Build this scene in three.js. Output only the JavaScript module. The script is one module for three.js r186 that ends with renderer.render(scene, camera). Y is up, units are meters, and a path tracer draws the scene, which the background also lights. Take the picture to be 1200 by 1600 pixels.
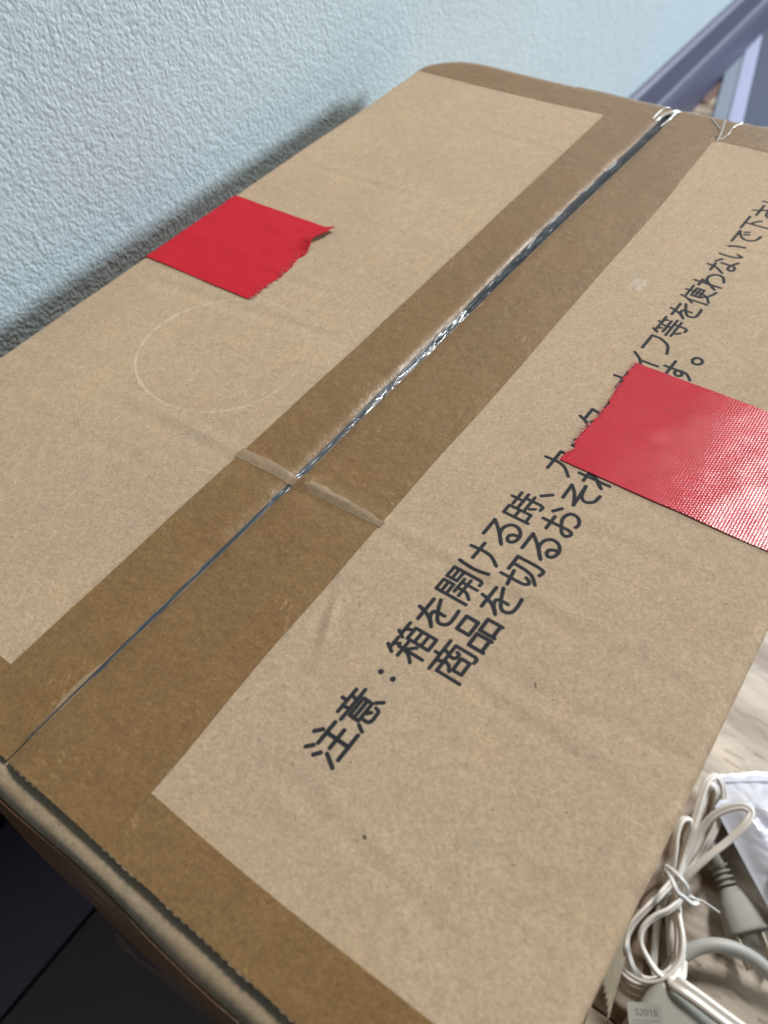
import * as THREE from 'three';
import { RectAreaLightUniformsLib } from 'three/addons/lights/RectAreaLightUniformsLib.js';
import { mergeGeometries } from 'three/addons/utils/BufferGeometryUtils.js';
import { RoundedBoxGeometry } from 'three/addons/geometries/RoundedBoxGeometry.js';

// ------------------------------------------------------------------ camera, light, exposure
// World: x runs across the box away from the wall, y up from the floor, -z runs along the wall. Lengths below are in mm through P().
const H = 240;                                     // height of the box top above the floor
const scene = new THREE.Scene();
const camera = new THREE.PerspectiveCamera(67.38, 0.75, 0.01, 60);
camera.position.set(0.23507, (H + 162.47) / 1000, -0.00421);
camera.rotation.set(-0.896723, 0.704421, -0.101831, 'YXZ');
camera.focus = 0.215;
camera.userData.fStop = 14;
scene.add(camera);
scene.background = new THREE.Color().setRGB(0.016, 0.018, 0.026);
const renderer = new THREE.WebGLRenderer();
renderer.toneMapping = THREE.LinearToneMapping;
renderer.toneMappingExposure = 1.03;
renderer.shadowMap.enabled = true;
RectAreaLightUniformsLib.init();
function windowLight(name, color, intensity, w, h, at, to) {
  const l = new THREE.RectAreaLight(color, intensity, w, h);
  l.name = name; l.position.set(...at); l.lookAt(...to); scene.add(l);
}
// daylight from a window far along the wall, and from a lower one to the right
windowLight('far_window_light', new THREE.Color().setRGB(1.0, 0.985, 0.96), 136, 0.38, 0.95, [0.45, 3.2, -2.85], [0.15, 0.24, -0.2]);
windowLight('side_window_light', new THREE.Color().setRGB(0.86, 0.96, 1.0), 110, 0.8, 0.7, [2.8, 1.15, -3.8], [0, 0.24, -0.34]);

// ------------------------------------------------------------------ small helpers
const P = (u, h, v) => [u / 1000, (H + h) / 1000, -v / 1000];   // mm: across, above the box top, along
const F = (u, h, v) => [u / 1000, h / 1000, -v / 1000];         // mm: across, above the floor, along
function rng(seed) { let s = seed >>> 0; return () => { s = (s + 0x6d2b79f5) | 0; let t = Math.imul(s ^ (s >>> 15), 1 | s); t = (t + Math.imul(t ^ (t >>> 7), 61 | t)) ^ t; return ((t ^ (t >>> 14)) >>> 0) / 4294967296; }; }
const clamp = (x, a, b) => Math.min(b, Math.max(a, x));
const sstep = (a, b, x) => { const t = clamp((x - a) / (b - a), 0, 1); return t * t * (3 - 2 * t); };
const lerp = (a, b, t) => a + (b - a) * t;
const gauss = (x, s) => Math.exp(-(x * x) / (s * s));
const LAT = new Float32Array(65536); { const r = rng(11); for (let i = 0; i < 65536; i++) LAT[i] = r() * 2 - 1; }
const lat = (i, j, k) => LAT[((i & 255) + ((j & 255) << 8) + k * 7919) & 65535];
function noise(x, y, k = 0, px = 0, py = 0) {           // value noise, optionally periodic in px, py cells
  let i = Math.floor(x), j = Math.floor(y); const fx = x - i, fy = y - j;
  let i1 = i + 1, j1 = j + 1;
  if (px) { i = ((i % px) + px) % px; i1 = ((i1 % px) + px) % px; }
  if (py) { j = ((j % py) + py) % py; j1 = ((j1 % py) + py) % py; }
  const sx = fx * fx * (3 - 2 * fx), sy = fy * fy * (3 - 2 * fy);
  const a = lat(i, j, k), b = lat(i1, j, k), c = lat(i, j1, k), d = lat(i1, j1, k);
  return a + (b - a) * sx + (c - a + (a - b - c + d) * sx) * sy;
}
function mesh(name, geo, mat, parent) {
  const m = new THREE.Mesh(geo, mat); m.name = name; m.castShadow = m.receiveShadow = true; parent.add(m); return m;
}
function thing(name, label, category) { const g = new THREE.Group(); g.name = name; g.userData = { label, category }; scene.add(g); return g; }
// grid surface: fn(a, b) -> [x, y, z, u, v], a and b in 0..1
function grid(na, nb, fn, flip = false) {
  const pos = new Float32Array((na + 1) * (nb + 1) * 3), uv = new Float32Array((na + 1) * (nb + 1) * 2), idx = [];
  for (let j = 0, n = 0; j <= nb; j++) for (let i = 0; i <= na; i++, n++) {
    const q = fn(i / na, j / nb); pos.set(q.slice(0, 3), n * 3); uv.set(q.slice(3, 5), n * 2);
  }
  for (let j = 0; j < nb; j++) for (let i = 0; i < na; i++) {
    const a = j * (na + 1) + i, b = a + 1, c = a + na + 1, d = c + 1;
    flip ? idx.push(a, c, b, b, c, d) : idx.push(a, b, c, b, d, c);
  }
  const g = new THREE.BufferGeometry();
  g.setAttribute('position', new THREE.BufferAttribute(pos, 3)); g.setAttribute('uv', new THREE.BufferAttribute(uv, 2)); g.setIndex(idx); g.computeVertexNormals();
  return g;
}
// closed sheet of real thickness below a grid surface
function sheet(na, nb, fn, t) {
  const top = grid(na, nb, fn), n = top.attributes.normal, p = top.attributes.position;
  const bot = grid(na, nb, fn, true), bp = bot.attributes.position;
  for (let i = 0; i < p.count; i++) bp.setXYZ(i, p.getX(i) - n.getX(i) * t, p.getY(i) - n.getY(i) * t, p.getZ(i) - n.getZ(i) * t);
  bot.computeVertexNormals();
  const loop = [], W = na + 1;
  for (let i = 0; i < na; i++) loop.push(i);
  for (let j = 0; j < nb; j++) loop.push(j * W + na);
  for (let i = na; i > 0; i--) loop.push(nb * W + i);
  for (let j = nb; j >= 0; j--) loop.push(j * W);
  const rp = [], ru = [], ri = [], tu = top.attributes.uv;
  for (const i of loop) { rp.push(p.getX(i), p.getY(i), p.getZ(i), bp.getX(i), bp.getY(i), bp.getZ(i)); ru.push(tu.getX(i), tu.getY(i), tu.getX(i), tu.getY(i)); }
  for (let k = 0; k < loop.length - 1; k++) { const a = 2 * k; ri.push(a, a + 1, a + 2, a + 1, a + 3, a + 2); }
  const rim = new THREE.BufferGeometry(); rim.setAttribute('position', new THREE.Float32BufferAttribute(rp, 3)); rim.setAttribute('uv', new THREE.Float32BufferAttribute(ru, 2)); rim.setIndex(ri); rim.computeVertexNormals();
  return mergeGeometries([top, bot, rim]);
}
const curve = (pts) => new THREE.CatmullRomCurve3(pts.map((q) => new THREE.Vector3(...F(...q))), false, 'centripetal');
const tube = (pts, r, n = 60, m = 12) => new THREE.TubeGeometry(curve(pts), n, r / 1000, m, false);

// ------------------------------------------------------------------ textures
// brown paper: soft clouds, fine mottling and single fibres; lengths in mm
function paperPixels(wpx, hpx, s, rgb, seed, amt = 1, periodic = false) {
  const c = document.createElement('canvas'); c.width = wpx; c.height = hpx; const x = c.getContext('2d'), im = x.createImageData(wpx, hpx), d = im.data;
  const W = wpx / s, Hh = hpx / s, oct = [[45, .02], [14, .012], [3.2, .012], [1.1, .03], [.45, .06]], r = rng(seed);
  const per = oct.map(([l]) => (periodic ? [Math.max(1, Math.round(W / l)), Math.max(1, Math.round(Hh / l))] : [W / l, Hh / l]));
  for (let j = 0, o = 0; j < hpx; j++) for (let i = 0; i < wpx; i++, o += 4) {
    let n = 0;
    for (let k = 0; k < 5; k++) { const [px, py] = per[k]; n += oct[k][1] * noise((i / wpx) * px + k * 17, (j / hpx) * py + k * 29, (seed + k) % 8, periodic ? px : 0, periodic ? py : 0); }
    const g = 1 + amt * n + (r() - .5) * .03 * amt, warm = noise(i / wpx * W / 9, j / hpx * Hh / 9, (seed + 5) % 8) * .012 * amt;
    d[o] = clamp(rgb[0] * g * (1 + warm), 0, 255); d[o + 1] = clamp(rgb[1] * g, 0, 255); d[o + 2] = clamp(rgb[2] * g * (1 - warm), 0, 255); d[o + 3] = 255;
  }
  x.putImageData(im, 0, 0);
  const nf = Math.round(W * Hh * .55);
  x.lineCap = 'round';
  for (let k = 0; k < nf; k++) {
    const px = r() * wpx, py = r() * hpx, a = r() * 6.283, l = (.3 + r() * 1.1) * s, dark = r();
    x.strokeStyle = dark < .42 ? `rgba(66,48,30,${.08 + r() * .2})` : `rgba(240,222,190,${.06 + r() * .16})`;
    x.lineWidth = (.05 + r() * .1) * s;
    x.beginPath(); x.moveTo(px, py); x.quadraticCurveTo(px + Math.cos(a) * l * .5 + (r() - .5) * l * .4, py + Math.sin(a) * l * .5 + (r() - .5) * l * .4, px + Math.cos(a) * l, py + Math.sin(a) * l); x.stroke();
  }
  for (let k = 0; k < nf * .02; k++) { x.fillStyle = `rgba(50,36,24,${.25 + r() * .4})`; x.beginPath(); x.arc(r() * wpx, r() * hpx, (.06 + r() * .16) * s, 0, 7); x.fill(); }
  return c;
}
function canvasTex(c, srgb = true, repeat = false) {
  const t = new THREE.CanvasTexture(c); if (srgb) t.colorSpace = THREE.SRGBColorSpace;
  t.wrapS = t.wrapT = repeat ? THREE.RepeatWrapping : THREE.ClampToEdgeWrapping; t.magFilter = THREE.LinearFilter; return t;
}
function dataTex(w, h, fn, repeat = true) {           // one-channel height map, fn(i, j) -> 0..1
  const d = new Uint8Array(w * h * 4);
  for (let j = 0, o = 0; j < h; j++) for (let i = 0; i < w; i++, o += 4) { d[o] = d[o + 1] = d[o + 2] = clamp(fn(i, j) * 255, 0, 255); d[o + 3] = 255; }
  const t = new THREE.DataTexture(d, w, h); t.magFilter = THREE.LinearFilter; if (repeat) t.wrapS = t.wrapT = THREE.RepeatWrapping; t.needsUpdate = true; return t;
}
const KRAFT = [174, 150, 122], TAPED = [125, 95, 58];

// strokes of the printed notice, each glyph on a 100 x 100 square; 'c' = smooth curve
const G = {
  chuu: '12,12 25,24|7,38 20,48|8,92 26,62|51,4 66,17|35,29 95,29|65,29 65,91|40,58 91,58|29,91 99,91',
  i: '50,3 50,16|16,17 84,17|33,19 37,33|67,19 63,33|5,35 95,35|24,45 76,45 76,70 24,70 24,45|24,57 76,57|17,78 8,93|c33,78 34,90 42,95 56,95 68,94 72,84|50,75 57,82|82,76 93,90',
  colon: '50,36 50.5,36|50,71 50.5,71',
  hako: '18,4 5,24|14,14 46,14|27,15 34,27|63,4 52,22|58,14 96,14|75,15 81,27|5,42 48,42|27,30 27,98|c26,44 20,62 5,78|30,50 46,68|56,34 91,34 91,95 56,95 56,34|56,54 90,54|56,74 90,74',
  wo: '14,22 82,22|c45,5 40,24 28,46 12,62|c20,56 34,44 50,42 55,54 55,72|c89,38 60,50 36,64 31,78 40,92 60,95 86,93',
  kai: '9,97 9,8 43,8 43,38 9,38|9,23 42,23|57,38 57,8 91,8 91,88 87,94 77,93|57,23 90,23|57,38 90,38|27,51 73,51|22,67 78,67|c40,51 40,76 26,94|61,51 61,96',
  ke: 'c13,8 9,40 10,70 15,93|38,31 96,31|c70,6 72,40 68,68 49,95',
  ru: '20,10 76,10|c76,10 52,36 14,68|c20,62 46,45 70,45 86,60 82,82 62,95 40,92 32,80 42,70 55,74 60,88',
  toki: '9,15 38,15 38,82 9,82 9,15|9,48 38,48|9,82 9,90|49,20 95,20|71,4 71,39|43,39 99,39|43,59 99,59|83,44 83,86 79,95 66,94|54,68 63,81',
  ten: '10,70 30,94',
  ka: '10,31 86,31|c86,31 84,62 79,86 72,93 58,91|c45,5 45,44 36,70 11,95',
  tsu: '22,46 28,64|47,42 53,60|c84,46 78,68 66,84 42,96',
  ta: 'c40,5 28,30 9,53|34,22 85,22|c85,22 78,50 58,78 20,97|34,45 64,68',
  bar: '10,50 90,50',
  na: '7,35 93,35|c53,6 53,44 44,72 16,97',
  ii: 'c84,7 62,34 36,50 8,62|57,40 57,97',
  fu: '13,17 85,17|c85,17 83,48 62,80 24,95',
  nado: '18,4 6,22|14,13 46,13|27,14 33,25|62,4 52,20|58,13 95,13|75,14 81,25|18,37 82,37|50,26 50,51|5,52 95,52|9,68 91,68|69,54 69,90 63,98 50,96|26,76 38,88',
  tsukau: 'c27,4 20,26 3,50|17,34 17,97|34,17 97,17|42,32 89,32 89,58 42,58 42,32|42,45 89,45|c66,4 66,54 56,80 30,97|c44,62 60,80 78,91 97,96',
  wa: '26,5 26,97|7,28 42,28|c42,28 30,56 6,84|c10,78 46,42 74,40 92,58 86,82 60,95',
  na2: '7,26 53,26|c37,5 30,38 7,68|66,20 89,35|c65,42 65,78 58,92 40,94 33,84 42,74 64,76 92,92',
  ih: 'c15,14 13,50 20,78 29,88 38,70|c75,22 86,44 91,74',
  de: '9,18 88,18|c86,18 52,36 38,56 44,80 62,92 84,95|69,42 76,56|86,36 93,50',
  shita: '5,12 95,12|46,12 46,97|c54,36 70,46 82,60',
  sa: '11,28 89,28|c41,5 52,32 72,62|c72,62 52,56 24,60 14,74 24,90 50,95 76,92',
  shou: '50,2 50,14|5,15 95,15|33,17 38,31|67,17 62,31|10,97 10,33 90,33 90,88 86,95 75,94|c41,34 37,48 24,58|58,34 58,47 63,53 75,53 77,46|32,63 68,63 68,87 32,87 32,63',
  shina: '29,8 71,8 71,42 29,42 29,8|7,56 44,56 44,92 7,92 7,56|7,92 7,97|44,92 44,97|56,56 93,56 93,92 56,92 56,56|56,92 56,97|93,92 93,97',
  kiru: '3,39 48,31|c24,8 24,50 25,72 32,82 40,80 46,68|47,16 93,16|c93,16 92,70 88,92 82,95 71,92|c68,17 66,54 58,78 39,97',
  o: '9,28 56,28|c34,5 34,50 34,82 26,93 13,86 15,72 36,58 64,48 86,58 86,80 68,93 53,91|70,14 90,30',
  so: '24,12 78,10|c78,10 52,32 15,49|15,49 94,44|c94,44 56,52 43,68 54,88 82,93',
  re: '26,5 26,97|7,28 40,28|c40,28 30,56 6,82|c9,77 44,40 62,33 68,44 66,76 74,92 95,78',
  su: '5,24 95,24|c58,5 58,40 56,60 42,66 34,56 42,44 56,46 60,58 56,78 35,97',
  maru: 'c26,64 40,70 42,82 34,93 20,93 11,84 12,71 26,64',
};
const LINE1 = ['chuu', 'i', 'colon', 'hako', 'wo', 'kai', 'ke', 'ru', 'toki', 'ten', 'ka', 'tsu', 'ta', 'bar', 'na', 'ii', 'fu', 'nado', 'wo', 'tsukau', 'wa', 'na2', 'ih', 'de', 'shita', 'sa', 'ih'];
const LINE2 = ['shou', 'shina', 'wo', 'kiru', 'ru', 'o', 'so', 're', null, null, null, null, 'su', 'maru'];
function drawNotice(x, tx) {                        // tx(u, v) -> canvas pixel
  const s = Math.hypot(tx(1, 0)[0] - tx(0, 0)[0], tx(1, 0)[1] - tx(0, 0)[1]);
  x.lineCap = 'round'; x.lineJoin = 'round'; x.strokeStyle = 'rgba(20,20,25,.97)';
  const put = (list, vc0, ut0) => list.forEach((k, n) => {
    if (!k) return;
    const vc = vc0 + n * 10.05, em = 9.75;
    x.lineWidth = (k === 'colon' ? 1.35 : ['kai', 'shou', 'hako', 'i', 'toki', 'nado', 'tsukau'].includes(k) ? .93 : 1.0) * s;
    for (const st of G[k].split('|')) {
      const smooth = st[0] === 'c', q = (smooth ? st.slice(1) : st).split(' ').map((t) => t.split(',').map(Number));
      const at = ([gx, gy]) => { const v = vc + (gx - 50) / 100 * em; return tx(ut0 + .034 * (v - vc0) + gy / 100 * em, v); };
      const pts = smooth ? new THREE.SplineCurve(q.map(([a, b]) => new THREE.Vector2(a, b))).getPoints(36).map((p) => at([p.x, p.y])) : q.map(at);
      x.beginPath(); pts.forEach((p, i) => (i ? x.lineTo(...p) : x.moveTo(...p))); x.stroke();
    }
  });
  put(LINE1, 44.2, 173.9); put(LINE2, 75.7, 185.6);
}

// ------------------------------------------------------------------ the setting: floor, wall, skirting
{
  const floor = new THREE.Group(); floor.name = 'floor'; floor.userData = { kind: 'structure' }; scene.add(floor);
  const bed = new THREE.BoxGeometry(3.2, 0.02, 3.6); bed.translate(1.5, -0.017, -1.0);
  mesh('floor_bed', bed, new THREE.MeshStandardMaterial({ color: new THREE.Color().setRGB(.05, .04, .035), roughness: .9 }), floor);
  const mats = [];
  for (let k = 0; k < 4; k++) {                     // greyed oak: streaks along x
    const W = 1024, Hh = 256, c = document.createElement('canvas'); c.width = W; c.height = Hh; const x = c.getContext('2d'), im = x.createImageData(W, Hh), d = im.data;
    for (let j = 0, o = 0; j < Hh; j++) for (let i = 0; i < W; i++, o += 4) {
      const warp = noise(i / 160, j / 60, k) * 14, a = noise(i / 130 + 9 * k, (j + warp) / 9, (k + 1) % 8), b = noise(i / 45, (j + warp) / 3.2, (k + 2) % 8), e = noise(i / 260, (j + warp) / 34, (k + 3) % 8), f = noise(i / 14, j / 1.6, (k + 4) % 8);
      const g = 1 + a * .11 + b * .1 + e * .12 + f * .05, br = clamp(-(a + e) * .9 - .35, 0, 1);
      d[o] = clamp(174 * g - br * 40, 0, 255); d[o + 1] = clamp(161 * g - br * 55, 0, 255); d[o + 2] = clamp(145 * g - br * 68, 0, 255); d[o + 3] = 255;
    }
    x.putImageData(im, 0, 0);
    const r = rng(40 + k);
    for (let n = 0; n < 900; n++) { x.strokeStyle = `rgba(84,60,42,${.15 + r() * .45})`; x.lineWidth = .6 + r() * 1.3; const px = r() * W, py = r() * Hh, l = 6 + r() * 30; x.beginPath(); x.moveTo(px, py); x.lineTo(px + l, py + (r() - .5) * 3); x.stroke(); }
    mats.push(new THREE.MeshPhysicalMaterial({ map: canvasTex(c, true, true), roughness: .48, clearcoat: .15, clearcoatRoughness: .35, bumpMap: canvasTex(c, false, true), bumpScale: .0002 }));
  }
  const wv = 225, lu = 900; let n = 0;
  for (let row = 0; row < 8; row++) {
    const v0 = -600 + row * wv, off = [-390, -120, 54 - 900, -300, -700, -40, -560, -200][row];
    for (let k = 0; k < 4; k++) {
      const u0 = Math.max(-24, off + k * lu), u1 = off + (k + 1) * lu; if (u1 < 0 || u0 > 2400) continue;
      const g = new RoundedBoxGeometry((u1 - u0 - .8) / 1000, .007, (wv - .8) / 1000, 1, .0006), p = g.attributes.position, uv = g.attributes.uv;
      for (let i = 0; i < p.count; i++) uv.setXY(i, p.getX(i) / .42 + n * .37, p.getZ(i) / .225 + n * .61);
      const m = mesh('plank', g, mats[n % 4], floor); m.position.set((u0 + u1) / 2000, -.0035, -(v0 + wv / 2) / 1000); n++;
    }
  }
  // wallpapered wall, embossed like stucco
  const wall = thing('wall', 'pale blue-white wall with rough stucco-textured wallpaper behind the box', 'wall');
  const S = 2048, mm = 520, nc = 450, nw = 250, pts = new Float32Array(nc * nc * 3), wr = rng(77);
  for (let k = 0; k < nc * nc; k++) { pts[3 * k] = wr(); pts[3 * k + 1] = wr(); pts[3 * k + 2] = .62 + .5 * wr(); }
  const emboss = dataTex(S, S, (i, j) => {           // droplets of all sizes run together
    const a = i / S, b = j / S, w1 = noise(a * nw, b * nw, 6, nw, nw) * .3, w2 = noise(a * nw, b * nw, 7, nw, nw) * .3;
    const x = a * nc + w1, y = b * nc * .84 + w2, ny = Math.round(nc * .84), ci = Math.floor(x), cj = Math.floor(y); let h = 0;
    for (let dj = -1; dj <= 1; dj++) for (let di = -1; di <= 1; di++) {
      const k = ((((cj + dj) % ny) + ny) % ny * nc + ((ci + di) % nc + nc) % nc) * 3, q = Math.hypot(ci + di + pts[k] - x, cj + dj + pts[k + 1] - y) / pts[k + 2];
      if (q < 1) h = Math.max(h, (1 - q * q) * (.45 + .5 * pts[k + 2]));
    }
    return .2 + .34 * h + .17 * noise(a * 520, b * 430, 2, 520, 430) + .13 * noise(a * 260, b * 210, 4, 260, 210) + .12 * noise(a * 90, b * 80, 0, 90, 80);
  });
  const tint = dataTex(256, 256, (i, j) => .95 + .05 * noise(i / 32, j / 32, 3, 8, 8));
  const wm = new THREE.MeshStandardMaterial({ color: new THREE.Color().setRGB(.57, .675, .735), map: tint, roughness: .62, bumpMap: emboss, bumpScale: .0005 });
  const wg = new THREE.BoxGeometry(.06, 1.6, 3.4), wp = wg.attributes.position, wu = wg.attributes.uv;
  for (let i = 0; i < wp.count; i++) wu.setXY(i, wp.getZ(i) / .52, wp.getY(i) / .52);
  wg.translate(-.055, .79, -1.0);
  mesh('wall_panel', wg, wm, wall);
  // skirting board
  const sk = thing('skirting_board', 'glossy slate-blue skirting board at the foot of the wall', 'skirting board');
  const sh = new THREE.Shape(); sh.moveTo(0, 0); sh.lineTo(.009, 0); sh.lineTo(.009, .034); sh.quadraticCurveTo(.0085, .046, .006, .05); sh.lineTo(.006, .074); sh.quadraticCurveTo(.0055, .079, .002, .08); sh.lineTo(0, .08); sh.closePath();
  const sg = new THREE.ExtrudeGeometry(sh, { depth: 3.3, bevelEnabled: false, curveSegments: 8 }); sg.translate(-.0248, .0005, -2.65);
  mesh('board', sg, new THREE.MeshPhysicalMaterial({ color: new THREE.Color().setRGB(.06, .062, .125), roughness: .5, clearcoat: .25, clearcoatRoughness: .45 }), sk);
}
// dark mat lying far along the floor, and the brown scrap beside it
{
  const mat = thing('floor_mat', 'dark slate mat with a pale striped border lying on the floor beyond the box', 'mat');
  const dir = new THREE.Vector2(-56, 220).normalize(), nrm = new THREE.Vector2(dir.y, -dir.x);   // border runs towards the wall
  const strip = (d0, d1, l0, l1, h) => {
    const s = new THREE.Shape(), q = (d, l) => [(34 + nrm.x * d + dir.x * l) / 1000, (887 + nrm.y * d + dir.y * l) / 1000];
    s.moveTo(...q(d0, l0)); s.lineTo(...q(d1, l0)); s.lineTo(...q(d1, l1)); s.lineTo(...q(d0, l1)); s.closePath();
    const g = new THREE.ExtrudeGeometry(s, { depth: h, bevelEnabled: true, bevelSize: .001, bevelThickness: .001, bevelSegments: 2 }); g.rotateX(-Math.PI / 2); g.translate(0, .0012, 0); return g;
  };
  const cloth = (r, g, b) => new THREE.MeshStandardMaterial({ color: new THREE.Color().setRGB(r, g, b), roughness: .85, bumpMap: weaveTex, bumpScale: .0004 });
  var weaveTex = dataTex(64, 64, (i, j) => .5 + .25 * Math.sin(i / 64 * 6.283 * 8) + .25 * Math.sin(j / 64 * 6.283 * 8));
  mesh('mat_field', strip(3, 420, -260, 300, .004), cloth(.06, .072, .12), mat);
  mesh('border_stripe', strip(-11, 1.5, -260, 225, .0055), cloth(.33, .36, .52), mat);
  mesh('border_stripe', strip(-27, -13, -260, 200, .0045), cloth(.19, .23, .29), mat);
  const nav = thing('navy_shade_sheet', 'added dark navy sheet standing in for the shade on the floor at the near end of the box', 'mat');  // added sheet: its dark navy colour stands in for the shade on the floor
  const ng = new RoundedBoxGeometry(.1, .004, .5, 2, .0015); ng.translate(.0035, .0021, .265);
  mesh('added_sheet', ng, new THREE.MeshStandardMaterial({ color: new THREE.Color().setRGB(.24, .2, .27), roughness: .75, bumpMap: weaveTex, bumpScale: .0003 }), nav);
  const bro = thing('brown_shade_sheet', 'added dark brown sheet beside the navy one, standing in for the shade on the floor', 'mat');  // second added sheet, dark brown, deepening the floor shade by colour
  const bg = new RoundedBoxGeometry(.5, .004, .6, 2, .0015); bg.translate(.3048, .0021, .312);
  mesh('added_sheet', bg, new THREE.MeshStandardMaterial({ color: new THREE.Color().setRGB(.22, .155, .145), roughness: .7, bumpMap: weaveTex, bumpScale: .0003 }), bro);
  const scrap = thing('brown_scrap', 'small brown scrap on the floor between the skirting and the striped mat', 'scrap');
  const g = sheet(10, 16, (a, b) => { const w = 7 * (1 - .75 * Math.abs(b - .72)) ; return [...F(-12 + b * 14 - 22 * 0 + (a - .5) * w * 2 - 16 * (b), 1.6 + .8 * Math.sin(a * 5 + b * 4), 905 + b * 105), a, b]; }, .0008);
  mesh('scrap_sheet', g, new THREE.MeshStandardMaterial({ color: new THREE.Color().setRGB(.2, .12, .1), roughness: .8 }), scrap);
}

// ------------------------------------------------------------------ the cardboard box
const BW = 247.2, BL = 361;                         // box top, mm
const seamU = (v) => 121.0 + .0152 * v + .35 * Math.sin(v / 47) ;
const seamW = (v) => 1.0 + 2.45 * sstep(70, 265, v) + .5 * sstep(55, 90, v) - .5 * sstep(45, 8, v);
const DENTS = [[215, 72, -.06, 1.7, .3, 34], [60, 78, .05, 1.8, .22, 40], [205, 128, .03, 1.6, .25, 30], [66, 172, .1, 2, .24, 30], [200, 30, -.12, 1.8, .26, 36], [40, 240, .05, 2, .25, 34], [196, 268, .08, 1.8, .24, 30], [225, 45, .3, 1.6, .22, 20], [80, 300, -.05, 2, .22, 36]];
const creaseV = (u) => 99.2 + (u - 125) * .035;
function topH(u, v) {                               // relief of the closed flaps
  let h = .32 * noise(u / 55 + 3, v / 60, 0) + .13 * noise(u / 19, v / 23, 1) + .04 * noise(u / 6, v / 7, 2);
  const dc = v - creaseV(u), f = .55 + .45 * noise(u / 22, 3.3, 4), near = .25 + .75 * gauss(u - 128, 60);
  h += (.14 + .32 * near) * f * (gauss(dc - .3, 1.7) - .9 * gauss(dc + 3.4, 2.4)) + .25 * near * sstep(3, -3, dc);
  h += .016 * Math.sin(v * 1.0134 + .6 * noise(u / 40, v / 30, 7)) * (.6 + .6 * noise(u / 30, v / 50, 5));   // flutes of the board
  for (const [a0, b0, sl, w, am, l] of DENTS) { const t = u - a0, d = v - b0 - sl * t; if (Math.abs(d) < 8 && Math.abs(t) < l) h -= .62 * am * (gauss(d, w * .8) - .6 * gauss(d - 2.4, w)) * (1 - (t / l) ** 2); }
  h -= .9 * gauss(u - seamU(v), 2.6);
  // shallow dents and a fold line in the right flap
  const e = (u - 190) * .94 + (v - 105) * .34; h -= .22 * gauss(e, 2.2) * sstep(172, 200, u) * sstep(248, 215, u) * 0;
  h += .38 * gauss((u - 160) + .9 * (v - 68) * .45, 1.3) * gauss(v - 68, 7) - .3 * gauss((u - 157.5) + .9 * (v - 68) * .45, 1.5) * gauss(v - 68, 7);
  h -= .28 * gauss(v - 150 - (u - 60) * .12, 1.6) * sstep(125, 60, u) * sstep(0, 25, u);
  h -= .22 * gauss(v - 78 - (u - 190) * .1, 1.5) * sstep(190, 205, u);
  h += .8 * gauss(u - 30, 24) * sstep(330, 358, v) + .4 * gauss(u - 170, 30) * sstep(340, 358, v);
  h += -.5 * gauss(u - seamU(v) + 6, 7) * sstep(25, 0, v) ;
  return h;
}
const R = 3.6;
// outline of the top: position of a point at arc length s from the left (0) to the right edge (BW + side)
function across(s, v) {                             // -> [u, dh] rolling over both long edges
  if (s < R) { const a = (R - s) / R; return a > 1.57 ? [0, -R - (a - 1.57) * R] : [R - R * Math.sin(a), -R * (1 - Math.cos(a))]; }
  if (s > BW - R) { const a = (s - BW + R) / R, dent = .45 * Math.max(0, noise(v / 3.4, 7.7, 3)) ; return a > 1.57 ? [BW - dent * .3, -R - (a - 1.57) * R] : [BW - R + R * Math.sin(a) - dent * .4, -R * (1 - Math.cos(a)) - dent * Math.sin(a)]; }
  return [s, 0];
}
function along(l, u) {                              // rolls over the far edge; rounded far-left corner
  const end = BL - 1.2 * noise(u / 30, 1.5, 5) - (u < 26 ? 24 * (1 - Math.sqrt(Math.max(0, 1 - ((26 - u) / 26) ** 2))) : 0), r = 5;
  if (l < end - r) return [l, 0];
  const a = (l - end + r) / r; return a > 1.57 ? [end, -r - (a - 1.57) * r] : [end - r + r * Math.sin(a), -r * (1 - Math.cos(a))];
}
function topPoint(s, l, lift = 0) {
  const [u, d1] = across(s, l), [v, d2] = along(l, u);
  const k = sstep(-4, 0, d1) * sstep(-6, 0, d2);
  const h = topH(u, v) * (.25 + .75 * k);
  const nu = u < R ? -(1 - u / R) : u > BW - R ? (u - BW + R) / R : 0;
  return P(u + nu * lift, h + d1 + d2 + lift, v + (d2 < -2 ? lift : 0));
}
const box = thing('cardboard_box', 'closed brown cardboard box with printed notice, brown packing tape and red cloth tape', 'box');
const S2 = 2048 / 368;
const texOpts = (t) => ({ map: t, roughness: .85 });
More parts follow.
